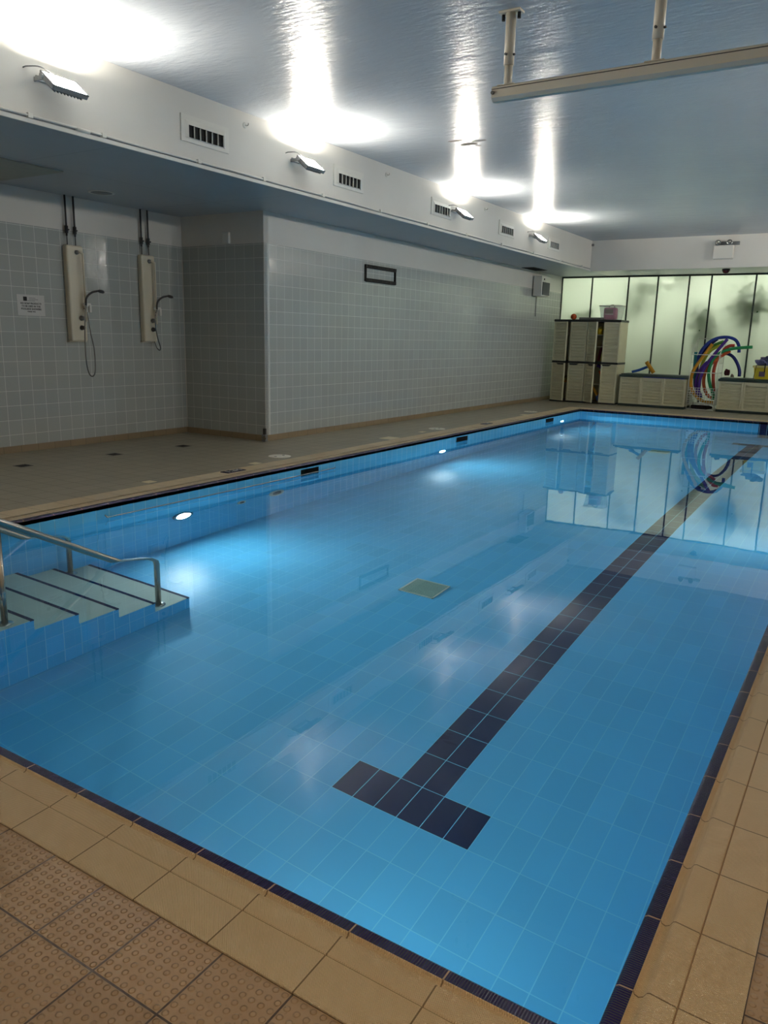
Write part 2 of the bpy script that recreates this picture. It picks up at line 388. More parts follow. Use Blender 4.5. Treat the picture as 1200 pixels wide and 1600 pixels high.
# ------------------------------------------------------------------ plants in the corridor
random.seed(5)
M['leaf'] = plain('dark_green_leaf', (50,110,44), .5, var=.15, scale=14)
M['pot'] = plain('terracotta_pot', (120,84,60), .7); M['stem'] = plain('plant_stem', (70,84,44), .7)
def plant(x, y, blobs, label):
    r = thing('potted_plant', (x,y,ZD), label, 'plant', 'plants behind the frosted glass')
    b = bm_(); lathe(b, [(0,0),(.11,0),(.15,.28),(.16,.28),(.16,.31),(.13,.31),(.12,.26),(0,.26)], (x,y,ZD)); obj('pot', b, M['pot'], r)
    b = bm_()
    for (bx,bz,br,n) in blobs: tube(b, [(x,y,ZD+.2),(x+(bx-x)*.3,y,bz*.55),(bx,y,bz)], .012, 6, 5)
    obj('stem', b, M['stem'], r)
    b = bm_()
    for (bx,bz,br,n) in blobs:
        for k in range(n):
            d = Vector((random.gauss(0,.5)*br,random.uniform(-.08,.08),random.gauss(0,.5)*br)); c = Vector((bx,y,bz))+d
            c.y = min(max(c.y, YG+.07), 17.95)
            a = Vector((random.uniform(-1,1),random.uniform(-.3,.3),random.uniform(-.8,.9))).normalized(); s = a.cross(Vector((0,1,.2))).normalized()
            l, wd = random.uniform(.10,.2), random.uniform(.018,.036)
            q = [c, c+a*l*.35+s*wd, c+a*l, c+a*l*.35-s*wd]
            b.faces.new([b.verts.new(v) for v in q])
    obj('leaves', b, M['leaf'], r, norm=False)
plant(2.75, 17.25, [(2.60,2.28,.36,110),(2.85,2.2,.26,45),(2.45,2.15,.2,45),(2.55,1.95,.2,40)], 'dark leafy plant blurred behind the glass right of the noodle rack')
plant(1.6, 17.25, [(1.70,1.98,.24,70),(1.78,1.70,.26,60),(1.62,1.5,.16,30)], 'dark leafy plant blurred behind the glass above the noodle rack')
plant(1.15, 17.4, [(1.2,2.75,.26,40),(1.0,1.30,.25,45),(.8,1.25,.15,25)], 'faint plant blurred behind the glass above the left storage box')
plant(.35, 17.35, [(.25,2.40,.32,50),(.5,2.6,.22,30),(.1,2.2,.15,20)], 'faint plant blurred behind the third glass pane')
plant(-1.0, 17.2, [(-1.12,1.98,.05,14),(-.84,2.0,.05,12)], 'green plant showing behind the glass by the orange ball')

# ------------------------------------------------------------------ pool steps and handrails
st = thing('pool_steps', (.55,1.2,-1.42), 'white tread pool steps with navy nosings and blue tiled side at the left', 'steps')
YN = [(1.244-.3075*k, -.654+.1525*k) for k in range(3,0,-1)] + [(1.244,-.654),(1.549,-.809),(1.852,-.968),(2.156,-1.113),(2.474,-1.264)]
XSD = 1.11
b = bm_()
pl = [(0.012, zfl(0)), (0.012, YN[0][1])]
zprev = None
for (y, z) in YN:
    if zprev is not None: pl.append((yprev, z))
    pl.append((y, z)); yprev = y; zprev = z
pl.append((YN[-1][0], zfl(2.4)))
fs = []
va = [b.verts.new((0.001, y, z)) for y, z in pl]; vb = [b.verts.new((XSD, y, z)) for y, z in pl]
b.faces.new(vb); b.faces.new(va[::-1])
for k in range(len(pl)):
    k2 = (k+1)%len(pl); b.faces.new((va[k],va[k2],vb[k2],vb[k]))
obj('side_body', b, M['step_side'], st)
yp = 0.013
for (y, z) in YN:
    b = bm_(); box(b, .002, XSD+.001, yp, y-.025, z-.004, z+.003); tr_ = obj('tread', b, M['tread'], st)
    b = bm_(); box(b, .002, XSD+.001, y-.025, y+.002, z-.012, z+.004)
    n = obj('nosing', b, M['navy'], tr_); yp = y+.003
def rail(x, label, lo):
    r = thing('handrail', (x,2.24,-1.264), label, 'handrail', 'handrails of the pool steps')
    b = bm_(); ztop = lambda y: .301-.535*(y-1.139)
    pts = [(x,-.35,ztop(.0)+.06),(x,-.2,ztop(.0)+.06),(x,.0,ztop(.0)),(x,2.12,ztop(2.12)),(x,2.19,ztop(2.19)-.015),(x,2.235,ztop(2.235)-.06),(x,2.25,ztop(2.25)-.14),(x,2.25,-1.262)]
    tube(b, [(x,-.42,ZD+.0),(x,-.42,.86),(x,-.36,.93),(x,-.25,.93)]+[(x,-.05,ztop(-.05)),(x,2.12,ztop(2.12)),(x,2.2,ztop(2.2)-.02),(x,2.245,ztop(2.245)-.08),(x,2.252,ztop(2.25)-.16),(x,2.252,-1.262)], .021, 16); obj('rail_tube', b, M['steel'], r)
    b = bm_(); cyl(b, (x,1.11,-.652), (x,1.11,ztop(1.11)-.005), .019, 16); obj('post', b, M['steel'], r)
    for y, z in ((1.11,-.652),(2.252,-1.262)):
        b = bm_(); lathe(b, [(.0,.008),(.045,.008),(.05,.004),(.05,0),(0,0)], (x,y,z)); obj('base_flange', b, M['steel'], r)
    b = bm_(); lathe(b, [(.0,.008),(.045,.008),(.05,.004),(.05,0),(0,0)], (x,-.42,ZD)); obj('base_flange', b, M['steel'], r)
rail(1.035, 'steel handrail on the open tiled side of the pool steps', 0)
rail(.06, 'steel handrail against the pool wall behind the steps', 0)

# underwater lamps, inlets, skimmers, drains, waterline tube
def pool_lamp(y, z, label):
    r = thing('pool_light', (0.002,y,z), label, 'light', 'round underwater lamps in the left pool wall')
    b = bm_(); lathe(b, [(.085,0),(.12,0),(.12,.012),(.105,.02),(.085,.016)], (0.001,y,z), 'X'); obj('rim', b, M['chrome'], r)
    b = bm_(); lathe(b, [(.086,.010),(.06,.014),(0,.016)], (0.001,y,z), 'X'); obj('lens', b, M['plamp'], r)
pool_lamp(3.474,-.626, 'lit round underwater lamp nearest the pool steps')
pool_lamp(8.416,-.66, 'lit round underwater lamp halfway along the left pool wall')
pool_lamp(13.36,-.50, 'lit round underwater lamp near the far pool corner')
def fill_lamp_right(y, z, label):
    r = thing('pool_light', (W-.002,y,z), label, 'light', 'added underwater fill lamps in the right pool wall')
    b = bm_(); lathe(b, [(.085,0),(.12,0),(.12,-.012),(.105,-.02),(.085,-.016)], (W-.001,y,z), 'X'); obj('rim', b, M['chrome'], r)
    b = bm_(); lathe(b, [(.086,-.010),(.06,-.014),(0,-.016)], (W-.001,y,z), 'X'); obj('lens', b, M['plamp_fill'], r)
for y in (6.5, 11.0): fill_lamp_right(y, -.66, 'added unseen underwater fill lamp in the right pool wall below the coping')  # added out of view below the coping to brighten the pool
r = thing('pool_light', (3.9,.002,-.7), 'added unseen underwater fill lamp in the near pool wall below the coping', 'light')  # near-wall lamp is also added, unseen, to lift the pool floor
b = bm_(); lathe(b, [(.085,0),(.12,0),(.12,.012),(.105,.02),(.085,.016)], (3.9,.001,-.7), 'Y'); obj('rim', b, M['chrome'], r)
b = bm_(); lathe(b, [(.086,.010),(.06,.014),(0,.016)], (3.9,.001,-.7), 'Y'); obj('lens', b, M['plamp_fill'], r)
def inlet(y, z, r0, label):
    r = thing('pool_inlet', (0.002,y,z), label, 'inlet')
    b = bm_(); lathe(b, [(r0*.62,0.0),(r0,0),(r0,.006),(r0*.7,.014),(r0*.62,.010)], (0.001,y,z), 'X'); obj('ring', b, M['cream'], r)
    b = bm_(); lathe(b, [(r0*.62,.004),(0,.004)], (0.001,y,z), 'X')
    for k in range(-3,4): box(b, .004, .010, y+k*r0*.16-.002, y+k*r0*.16+.002, z-r0*.45, z+r0*.45)
    obj('grille', b, M['grille'], r)
inlet(4.781,-.66,.12, 'oval looking pool inlet with cream ring and dark grille')
inlet(4.247,-.685,.06, 'small pale inlet in the pool wall left of the dark grille')
for (a, c), lb in zip(SK, ('dark skimmer opening in the pool wall nearest the round inlet', 'dark skimmer opening in the middle of the left pool wall', 'dark skimmer opening nearest the far pool corner')):
    r = thing('skimmer', (-.1,(a+c)/2,-.1), lb, 'skimmer', 'skimmer openings in the left pool wall')
    b = bm_(); box(b, -.2, -.0005, a, c, -.135, -.045)
    f = max((f for f in b.faces), key=lambda f: f.calc_center_median().x); b.faces.remove(f)
    obj('throat', b, M['grille'], r)
    b = bm_(); box(b, -.19, -.16, a+.03, c-.03, -.13, -.06); obj('weir_flap', b, M['green'], r)
def floor_drain(x0,x1,y0,y1,label):
    z = zfl((y0+y1)/2); r = thing('pool_drain', ((x0+x1)/2,(y0+y1)/2,z), label, 'drain', 'square drains in the pool floor')
    b = bm_()
    box(b, x0,x1,y0,y0+.012,z,z+.014); box(b, x0,x1,y1-.012,y1,z,z+.014); box(b, x0,x0+.012,y0,y1,z,z+.014); box(b, x1-.012,x1,y0,y1,z,z+.014); obj('frame', b, M['cream'], r)
    b = bm_(); n = 22
    for k in range(n):
        x = x0+.014+(x1-x0-.028)*k/(n-1); box(b, x-.0035, x+.0035, y0+.01, y1-.01, z+.003, z+.011)
    obj('grate', b, plain('grate_green_grey', (190,210,190), .4), r)
    b = bm_(); box(b, x0+.01,x1-.01,y0+.01,y1-.01,z-.0,z+.003); obj('sump', b, M['dark'], r)
floor_drain(2.165,2.472,3.678,3.975, 'square grated drain on the pool floor nearest the camera')
floor_drain(2.17,2.47,11.33,11.63, 'dark grated drain on the pool floor at the far end')
b = bm_(); tube(b, [(.03,2.62,-.07),(.035,2.64,-.092),(.035,2.72,-.092),(.035,5.75,-.092),(.03,5.78,-.088)], .006, 8)
tag(obj('waterline_tube', b, M['steel']), 'thin bright tube along the waterline of the left pool wall', 'tube')
# ------------------------------------------------------------------ deck fittings
def lid(x,y,label):
    r = thing('deck_lid', (x,y,ZD), label, 'lid', 'round white covers in the left deck')
    b = bm_(); lathe(b, [(0,.006),(.125,.006),(.13,.004),(.13,0),(0,0)], (x,y,ZD)); obj('cover', b, plain('lid_white', (240,234,218), .4, var=.02), r)
    for s in (-1,1):
        b = bm_(); lathe(b, [(0,.0085),(.014,.0085),(.016,.006),(0,.006)], (x,y+s*.07,ZD)); obj('finger_hole', b, M['grey'], r)
lid(-.555,5.50, 'round white skimmer cover nearest the wall corner')
lid(-.52,9.22, 'round white skimmer cover in the middle of the deck strip')
lid(-.55,13.12, 'round white skimmer cover near the cabinets')
def marker(x,y,s,label):
    r = thing('depth_marker', (x,y,.02), label, 'depth marker', 'navy depth markers on the coping')
    b = bm_(); box(b, x-.055,x+.055,y-.13,y+.13,.015,.0245,.001); obj('tile', b, M['navy'], r)
    cu = bpy.data.curves.new('t','FONT'); cu.body = s; cu.size = .105; cu.align_x='CENTER'; cu.align_y='CENTER'; cu.extrude=.0006
    to = bpy.data.objects.new('t', cu); C.objects.link(to); bpy.context.view_layer.update()
    me = bpy.data.meshes.new_from_object(to.evaluated_get(bpy.context.evaluated_depsgraph_get())); bpy.data.objects.remove(to)
    me.transform(Matrix.Translation((x,y,.0255)) @ Matrix.Rotation(PI/2,4,'Z')); me.materials.clear(); me.materials.append(M['white'])
    o = bpy.data.objects.new('digits', me); C.objects.link(o); o.parent = r; o.matrix_parent_inverse = Matrix.Translation(r.location).inverted()
marker(-.25,4.41,'1.2M','navy depth marker tile with white digits on the cream edge, nearest')
marker(-.24,10.42,'1.2M','navy depth marker tile with white digits far along the cream edge')
for (x,y,a,c,lb) in [(-.47,3.52,.05,.05,'small pale square tile in the deck left of the nearest depth marker'),(-.44,4.95,.05,.06,'small pale square tile in the deck beside the nearest round cover'),(-.48,7.77,.10,.13,'larger pale rectangular tile in the deck halfway to the cabinets'),(-.5,8.72,.04,.06,'small pale tile in the deck before the middle round cover'),(-.42,12.45,.05,.10,'small pale tile in the deck before the farthest round cover')]:
    b = bm_(); box(b, x-a,x+a,y-c,y+c,ZD-.004,ZD+.0015); tag(obj('pale_tile', b, plain('pale_tile_cream', (240,226,190), .4, var=.02)), lb, 'tile', 'pale inset tiles in the left deck')
for (x,y,lb) in [(-2.11,3.32,'square dark floor drain at the far left below the notice'),(-2.05,4.40,'square dark floor drain below the nearer shower'),(-1.975,5.37,'square dark floor drain nearest the wall corner')]:
    r = thing('shower_drain', (x,y,ZD), lb, 'drain', 'square drains in the shower floor')
    b = bm_(); box(b, x-.07,x+.07,y-.07,y+.07,ZD-.003,ZD+.002); obj('plate', b, M['dkmetal'], r)
    b = bm_()
    for k in range(-3,4): box(b, x-.055,x+.055,y+k*.017-.004,y+k*.017+.004,ZD+.001,ZD+.0035)
    obj('slot', b, M['dark'], r)
# bracket at the foot of the wall corner
r = thing('corner_bracket', (XW+.03,YC-.03,ZD), 'small grey metal bracket at the foot of the tiled wall corner', 'bracket')
b = bm_(); box(b, XW-.02,XW+.05,YC-.06,YC-.012,ZD,ZD+.09,.008); obj('block', b, M['grey'], r)
b = bm_(); box(b, XW-.01,XW+.03,YC-.045,YC-.014,ZD+.09,ZD+.17,.006); obj('arm', b, M['dkmetal'], r)
b = bm_(); cyl(b, (XW+.03,YC-.07,ZD+.05),(XW+.03,YC-.055,ZD+.05), .022); obj('wheel', b, M['steel'], r)

# ------------------------------------------------------------------ floodlights
M['flood_fill'] = emit('fill_flood_glass', (1,.95,.86,1), FLOOD*.85)  # glass of the added floodlights on the right wall
def flood(y, label, right=False):
    x0 = XR if right else XB
    sgn = -1 if right else 1; tilt = 55 if right else 39
    r = thing('floodlight', (x0,y,3.15), label, 'floodlight', 'floodlights along the beam')
    Rm = Matrix.Translation((x0+.17,y,3.145)) @ Matrix.Rotation(math.radians(tilt),4,'Y')  # local z is the face normal
    MI = Matrix.Translation((x0,0,0)) @ Matrix.Diagonal((sgn,1,1,1)) @ Matrix.Translation((-x0,0,0))
    def L(bm_obj): bmesh.ops.transform(bm_obj, matrix=MI @ Rm, verts=bm_obj.verts); return bm_obj
    def Lw(bm_obj): bmesh.ops.transform(bm_obj, matrix=MI, verts=bm_obj.verts); return bm_obj
    b = bm_(); box(b, -.095,.095,-.15,.15,-.028,.0,.006)
    for k in range(-4,5): box(b, -.08,.08,k*.028-.004,k*.028+.004,-.045,-.027)
    box(b, -.095,.095,-.15,-.136,-.002,.010); box(b, -.095,.095,.136,.15,-.002,.010); box(b, -.095,-.083,-.15,.15,-.002,.010); box(b, .083,.095,-.15,.15,-.002,.010)
    obj('housing', L(b), M['grey'], r)
    b = bm_(); box(b, -.083,.083,-.136,.136,.001,.005); obj('glass', L(b), M['flood_fill' if right else 'flood'], r)
    b = bm_(); box(b, x0,x0+.012,y-.12,y+.12,3.165,3.2); box(b, x0,x0+.13,y-.135,y-.127,3.155,3.185); box(b, x0,x0+.13,y+.127,y+.135,3.155,3.185); cyl(b,(x0+.125,y-.165,3.168),(x0+.125,y-.13,3.168),.016,12); cyl(b,(x0+.125,y+.13,3.168),(x0+.125,y+.165,3.168),.016,12); obj('bracket', Lw(b), M['grey'], r)
    b = bm_(); tube(b, [(x0+.12,y-.05,3.2),(x0+.07,y-.12,3.245),(x0+.03,y-.2,3.235),(x0+.004,y-.22,3.225)], .005, 8, 5); obj('cable', Lw(b), M['dkmetal'], r)
for y in (5.9, 7.4, 13.1, 14.6): flood(y, 'added unseen fill floodlight on the right wall opposite the beam', True)  # unseen row added to brighten the hall from the right
for y, lb in [(2.70,'lit floodlight on the white beam, nearest the camera at far left'),(5.68,'lit floodlight on the beam just left of the second full air vent'),(9.31,'lit floodlight on the beam between the third and fourth air vents'),(12.30,'lit floodlight farthest along the beam beside the last air vent'),(-.45,'lit floodlight added out of view on the beam above the camera end of the pool')]:  # last one is added out of view, continuing the row
    flood(y, lb)
# ------------------------------------------------------------------ air vents
def vent(y0, y1, z0, z1, label):
    r = thing('air_vent', (XB,(y0+y1)/2,(z0+z1)/2), label, 'vent', 'white air vents along the beam')
    b = bm_(); x = XB
    iy0, iy1, iz0, iz1 = y0+.045, y1-.045, z0+.032, z1-.04
    box(b, x,x+.014,y0,y1,z0,iz0); box(b, x,x+.014,y0,y1,iz1,z1); box(b, x,x+.014,y0,iy0,iz0,iz1); box(b, x,x+.014,iy1,y1,iz0,iz1)
    # bevelled inner hood
    for A in [((iy0,iz1),(iy1,iz1),(iy1-.03,iz1-.045),(iy0+.03,iz1-.045)), ((iy0,iz0),(iy0,iz1),(iy0+.03,iz1-.045),(iy0+.03,iz0+.005)), ((iy1,iz0),(iy1,iz1),(iy1-.03,iz1-.045),(iy1-.03,iz0+.005)), ((iy0,iz0),(iy1,iz0),(iy1-.03,iz0+.005),(iy0+.03,iz0+.005))]:
        (a1,a2),(b1,b2),(c1,c2),(d1,d2) = A; quad(b, (x+.014,a1,a2),(x+.014,b1,b2),(x+.03,c1,c2),(x+.03,d1,d2))
    obj('frame', b, M['white'], r)
    b = bm_(); box(b, x+.002,x+.006,iy0,iy1,iz0,iz1); obj('cavity', b, M['dark'], r)
    for k in range(7):
        yy = iy0+.03+(iy1-iy0-.06)*k/6; b = bm_()
        v = box(b, -.012,.012,-.003,.003,iz0+.004,iz1-.046); xf(b, v, Matrix.Translation((x+.018,yy,0)) @ Matrix.Rotation(math.radians(-25),4,'Z')); obj('slat', b, M['white'], r)
for y0,y1,lb in [(4.0,4.6,'white air vent in the beam, large one right of the nearest floodlight'),(6.31,6.91,'white air vent in the beam just right of the second floodlight'),(8.6,9.2,'white air vent in the beam just left of the third floodlight'),(10.88,11.5,'white air vent in the beam between third and last floodlights'),(13.1,13.7,'white air vent farthest along the beam, partly behind the last floodlight'),(1.73,2.26,'edge of a white air vent cut by the left side of the picture')]:
    vent(y0,y1,3.05,3.275,lb)
for y,lb in [(4.843,'small white hook plate on the beam right of the nearest big vent'),(7.444,'small white hook plate on the beam right of the second vent'),(10.336,'small white hook plate on the beam right of the third floodlight')]:
    r = thing('hook_plate', (XB,y,3.357), lb, 'hook', 'small hooks on the beam')
    b = bm_(); lathe(b, [(0,.008),(.022,.006),(.027,0),(0,0)], (XB,y,3.357), 'X', 20); obj('disc', b, M['white'], r)
    b = bm_(); tube(b, [(XB+.006,y,3.357),(XB+.03,y,3.35),(XB+.04,y+.01,3.36),(XB+.034,y+.015,3.375)], .004, 8, 5); obj('hook', b, M['steel'], r)
# conduit along beam
r = thing('cable_conduit', (XB+.015,6,2.905), 'thin white cable conduit clipped along the bottom of the beam', 'conduit')
b = bm_(); pts = [(XB+.014, -3+.6*k, 2.906+.004*math.sin(k*2.1)) for k in range(31)]; tube(b, pts, .009, 8); obj('tube', b, M['white'], r)
for y in (.6,1.5,2.5,3.15,4.2,5.1,6.1,7.3,8.5,9.7,11,12.4,13.8,15.1):
    b = bm_(); box(b, XB, XB+.03, y-.02, y+.02, 2.888, 2.924,.003); obj('clip', b, M['white'], r)
b = bm_(); cyl(b, (XB+.012,2.9,2.902),(XB+.012,3.02,2.902),.016,12); obj('junction', b, M['white'], r)

# ------------------------------------------------------------------ showers
def shower(y0, y1, zt, label, long_hose):
    x = XS; yc = (y0+y1)/2
    r = thing('shower', (x,yc,1.24), label, 'shower', 'shower panels on the tiled wall')
    b = bm_(); box(b, x, x+.085, y0, y1, 1.245, zt, .02); obj('panel', b, M['cream'], r)
    b = bm_(); box(b, x, x+.045, y0-.01, y1+.01, 1.235, 1.25, .004); obj('lower_lip', b, M['offwhite'], r)
    yr = y1-.045
    b = bm_(); tube(b, [(x+.08,yr-.035,zt-.075),(x+.12,yr-.03,zt-.075),(x+.13,yr,zt-.09),(x+.13,yr,zt-.14),(x+.13,yr,1.47)], .011, 10); obj('slide_rail', b, M['cream'], r)
    b = bm_(); lathe(b, [(0,.03),(.022,.028),(.026,0),(0,0)], (x+.08,yr-.05,zt-.075), 'X', 20); obj('top_fitting', b, M['grey'], r)
    for z, c in ((1.51,'grey'),(1.40,'dkmetal')):
        b = bm_(); lathe(b, [(0,.045),(.02,.043),(.026,.012),(.03,0),(0,0)], (x+.084,yc+.03,z), 'X', 24)
        k = obj('control_knob', b, M[c], r)
    hz = 1.665
    b = bm_(); box(b, x+.115,x+.165,yr-.03,yr+.05,hz-.02,hz+.015,.006); box(b, x+.14,x+.175,yr+.02,yr+.05,hz-.09,hz,.008); obj('holder', b, M['white'], r)
    b = bm_(); tube(b, [(x+.16,yr-.02,hz-.01),(x+.17,yr-.01,hz+.08),(x+.19,yr+.05,hz+.14),(x+.22,yr+.12,hz+.16)], .012, 10, 5)
    v0 = len(b.verts); c = (0,0,0)
    b2 = []
    bm2 = bm_(); lathe(bm2, [(0,-.012),(.034,-.012),(.042,0),(.03,.014),(0,.018)], (0,0,0), 'Z', 24)
    bmesh.ops.transform(bm2, matrix=Matrix.Translation((x+.24,yr+.14,hz+.155)) @ Matrix.Rotation(math.radians(20),4,'Y'), verts=bm2.verts)
    me = bpy.data.meshes.new('tmp'); bm2.to_mesh(me); bm2.free(); b.from_mesh(me); bpy.data.meshes.remove(me)
    obj('hand_shower', b, M['dkmetal'], r)
    b = bm_()
    if long_hose: p = [(x+.16,yr-.02,hz-.01),(x+.16,yr-.045,1.5),(x+.15,yr-.055,1.2),(x+.15,yr-.05,.98),(x+.14,yr-.01,.86),(x+.13,yr+.05,.84),(x+.12,yr+.09,.92),(x+.12,yr+.09,1.15),(x+.11,yr+.06,1.35),(x+.1,yr+.03,1.6),(x+.09,yr,1.62)]
    else: p = [(x+.16,yr-.02,hz-.01),(x+.16,yr-.05,1.55),(x+.15,yr-.04,1.42),(x+.13,yr+.0,1.3),(x+.12,yr+.05,1.18),(x+.11,yr+.045,1.14),(x+.1,yr+.01,1.17),(x+.07,yr-.0,1.25)]
    tube(b, p, .007, 8, 8); obj('hose', b, M['chrome'], r)
    for dy in (.055,.165):
        b = bm_(); yy = y0+dy
        tube(b, [(x+.03,yy,zt-.01),(x+.03,yy,zt+.05),(x+.03,yy,zt+.1)], .006, 8); cyl(b, (x+.03,yy,zt+.1),(x+.03,yy,ZS), .011, 10); cyl(b, (x+.03,yy,zt+.13),(x+.03,yy,zt+.21), .02, 12); cyl(b, (x+.03,yy,zt+.165),(x+.075,yy,zt+.165), .008, 8)
        obj('supply_pipe', b, M['dkmetal'], r)
shower(4.553,4.775,2.32, 'cream shower panel nearer the camera with a long looping hose', True)
shower(5.63,5.84,2.315, 'cream shower panel nearer the wall corner with a short tangled hose', False)
# notice
r = thing('notice_sign', (XS+.002,4.11,1.63), 'white printed notice on the tiles left of the showers', 'sign')
b = bm_(); box(b, XS, XS+.003, 3.945, 4.28, 1.517, 1.742); obj('paper', b, plain('paper', (196,196,192), .6, var=0), r)
b = bm_(); box(b, XS+.003, XS+.0042, 4.02, 4.065, 1.675, 1.72); obj('logo', b, M['black'], r)
b = bm_()
for z, a, c in ((1.708,4.09,4.17),(1.692,4.09,4.2),(1.678,4.07,4.16)): box(b, XS+.003, XS+.0038, a, c, z-.0025, z+.0025)
obj('letterhead_lines', b, M['grey'], r)
def text(s, size, loc, mat, parent, rot, name='lettering', bold=.0):
    cu = bpy.data.curves.new('t','FONT'); cu.body = s; cu.size = size; cu.align_x='CENTER'; cu.align_y='CENTER'; cu.extrude=.0005; cu.offset = bold
    to = bpy.data.objects.new('t', cu); C.objects.link(to); bpy.context.view_layer.update()
    me = bpy.data.meshes.new_from_object(to.evaluated_get(bpy.context.evaluated_depsgraph_get())); bpy.data.objects.remove(to)
    me.transform(Matrix.Translation(loc) @ rot); me.materials.clear(); me.materials.append(mat)
    o = bpy.data.objects.new(name, me); C.objects.link(o); o.parent = parent; o.matrix_parent_inverse = Matrix.Translation(parent.location).inverted(); return o
RX = Matrix(((0,0,1,0),(1,0,0,0),(0,1,0,0),(0,0,0,1)))   # text plane facing +X
for s, z, sz in (('NO SOAP PRODUCTS',1.648,.026),('TO BE USED IN THE',1.618,.026),('POOLSIDE SHOWERS',1.588,.026),('THANK YOU',1.560,.017)):
    text(s, sz, (XS+.0045,4.11,z), M['black'], r, RX, bold=.0006)
# sensor, PIR
b = bm_(); box(b, -2.19,-2.07,YC-.05,YC,2.487,2.63,.015); tag(obj('wall_sensor', b, M['white']), 'small white sensor box on the return wall above the tiles', 'sensor')
b = bm_(); box(b, XB+.0,XB+.05,YB-.04,YB,3.36,3.41,.01); tag(obj('motion_sensor', b, M['grey']), 'tiny grey sensor in the corner where beam meets far bulkhead', 'sensor')
# soffit fittings
r = thing('ceiling_speaker', (-2.39,4.69,ZS), 'round dark grille in the low ceiling above the showers', 'speaker')
b = bm_(); lathe(b, [(0,-.006),(.115,-.006),(.12,0)], (-2.39,4.69,ZS)); obj('grille', b, M['grey'], r)
b = bm_(); lathe(b, [(.115,-.008),(.14,-.008),(.145,0),(.115,0)], (-2.39,4.69,ZS)); obj('rim', b, M['white'], r)
b = bm_(); box(b, -2.75,-1.75,2.6,3.75,ZS-.012,ZS-.0005,.003); tag(obj('access_hatch', b, plain('hatch_paint', (168,168,156), .6)), 'rectangular access hatch in the low ceiling above the notice', 'hatch')
r = thing('soffit_vent', (-1.35,14.85,ZS), 'black ceiling grille in the low ceiling beside the wall speaker', 'vent')
b = bm_(); box(b, -1.5,-1.22,14.5,15.25,ZS-.008,ZS+.005,.002); obj('frame', b, M['black'], r)
b = bm_()
for k in range(8): box(b, -1.48,-1.24,14.55+k*.09,14.57+k*.09,ZS-.014,ZS-.006)
obj('blades', b, M['dark'], r)
# tv bracket
r = thing('tv_bracket', (XW,9.08,2.3), 'black empty television bracket high on the tiled wall', 'bracket')
x = XW
for z in (2.40,2.205):
    b = bm_(); box(b, x,x+.03,8.64,9.51,z-.022,z+.022,.004); box(b, x+.01,x+.04,8.66,9.49,z-.03,z-.022)
    for k in range(7): box(b, x+.03,x+.034,8.70+k*.12,8.76+k*.12,z-.008,z+.006)
    obj('rail', b, M['black'], r)
for y in (8.655,9.495):
    b = bm_(); box(b, x,x+.025,y-.014,y+.014,2.19,2.41); obj('side_strut', b, M['black'], r)
# wall speaker
r = thing('wall_speaker', (XW,15.48,2.53), 'grey box loudspeaker high on the left wall beside the frosted glass', 'speaker')
b = bm_(); box(b, XW+.03,XW+.22,15.22,15.72,2.325,2.75,.008); obj('cabinet', b, M['white'], r)
b = bm_(); box(b, XW+.22,XW+.232,15.26,15.68,2.35,2.62,.003); obj('grille', b, M['grille'], r)
b = bm_(); lathe(b, [(0,.012),(.018,.01),(.02,0),(0,0)], (XW+.22,15.35,2.68), 'X', 16); obj('tweeter', b, M['dark'], r)
b = bm_(); box(b, XW,XW+.03,15.4,15.54,2.4,2.65); obj('mount', b, M['grey'], r)
b = bm_(); cyl(b, (XW+.008,15.5,1.9),(XW+.008,15.5,2.33), .008, 8); obj('cable', b, M['grey'], r)
# emergency light
r = thing('emergency_light', (2.23,YB,3.15), 'white twin spot emergency light box on the far bulkhead', 'light')
b = bm_(); box(b, 2.045,2.41,YB-.11,YB,3.02,3.27,.01); obj('box', b, M['white'], r)
b = bm_(); box(b, 2.06,2.5,YB-.04,YB-.005,3.275,3.345,.004); obj('lamp_bar', b, M['grey'], r)
for xx in (2.12,2.33):
    b = bm_(); lathe(b, [(.02,.05),(.05,-.03),(.052,-.04),(.03,-.035),(0,-.03)], (xx,YB-.09,3.32), 'Y', 20); obj('spot_head', b, M['chrome'], r)
# dome camera
r = thing('dome_camera', (2.25,16.2,ZS), 'small dark red domed camera under the far bulkhead', 'camera')
b = bm_(); lathe(b, [(0,0),(.075,0),(.075,-.03),(0,-.03)], (2.25,16.0,ZS)); obj('base', b, M['black'], r)
b = bm_(); lathe(b, [(.068,-.03),(.06,-.06),(.035,-.08),(0,-.086)], (2.25,16.0,ZS)); obj('dome', b, plain('dark_red_dome', (60,14,14), .15, var=0), r)
# ceiling bar
r = thing('suspended_rail', (2.77,3.87,3.0), 'long white rail hung from the ceiling on two tubular posts', 'rail')
b = bm_()
sec = [(-.045,3.018),(-.045,2.955),(-.02,2.935),(.02,2.935),(.045,2.955),(.045,3.018),(.03,3.028),(-.03,3.028)]
va = [b.verts.new((2.69, 3.87+y, z)) for y, z in sec]; vb = [b.verts.new((XR-.1, 3.87+y, z)) for y, z in sec]
b.faces.new(va); b.faces.new(vb[::-1])
for k in range(8): b.faces.new((va[k],va[(k+1)%8],vb[(k+1)%8],vb[k]))
obj('beam', b, M['offwhite'], r)
b = bm_(); box(b, 2.69, XR-.1, 3.87-.047, 3.87-.044, 3.004, 3.009); obj('groove', b, M['dkmetal'], r)
b = bm_(); cyl(b, (2.70,3.815,2.985),(2.70,3.83,2.985), .012, 12); obj('end_screw', b, M['dkmetal'], r)
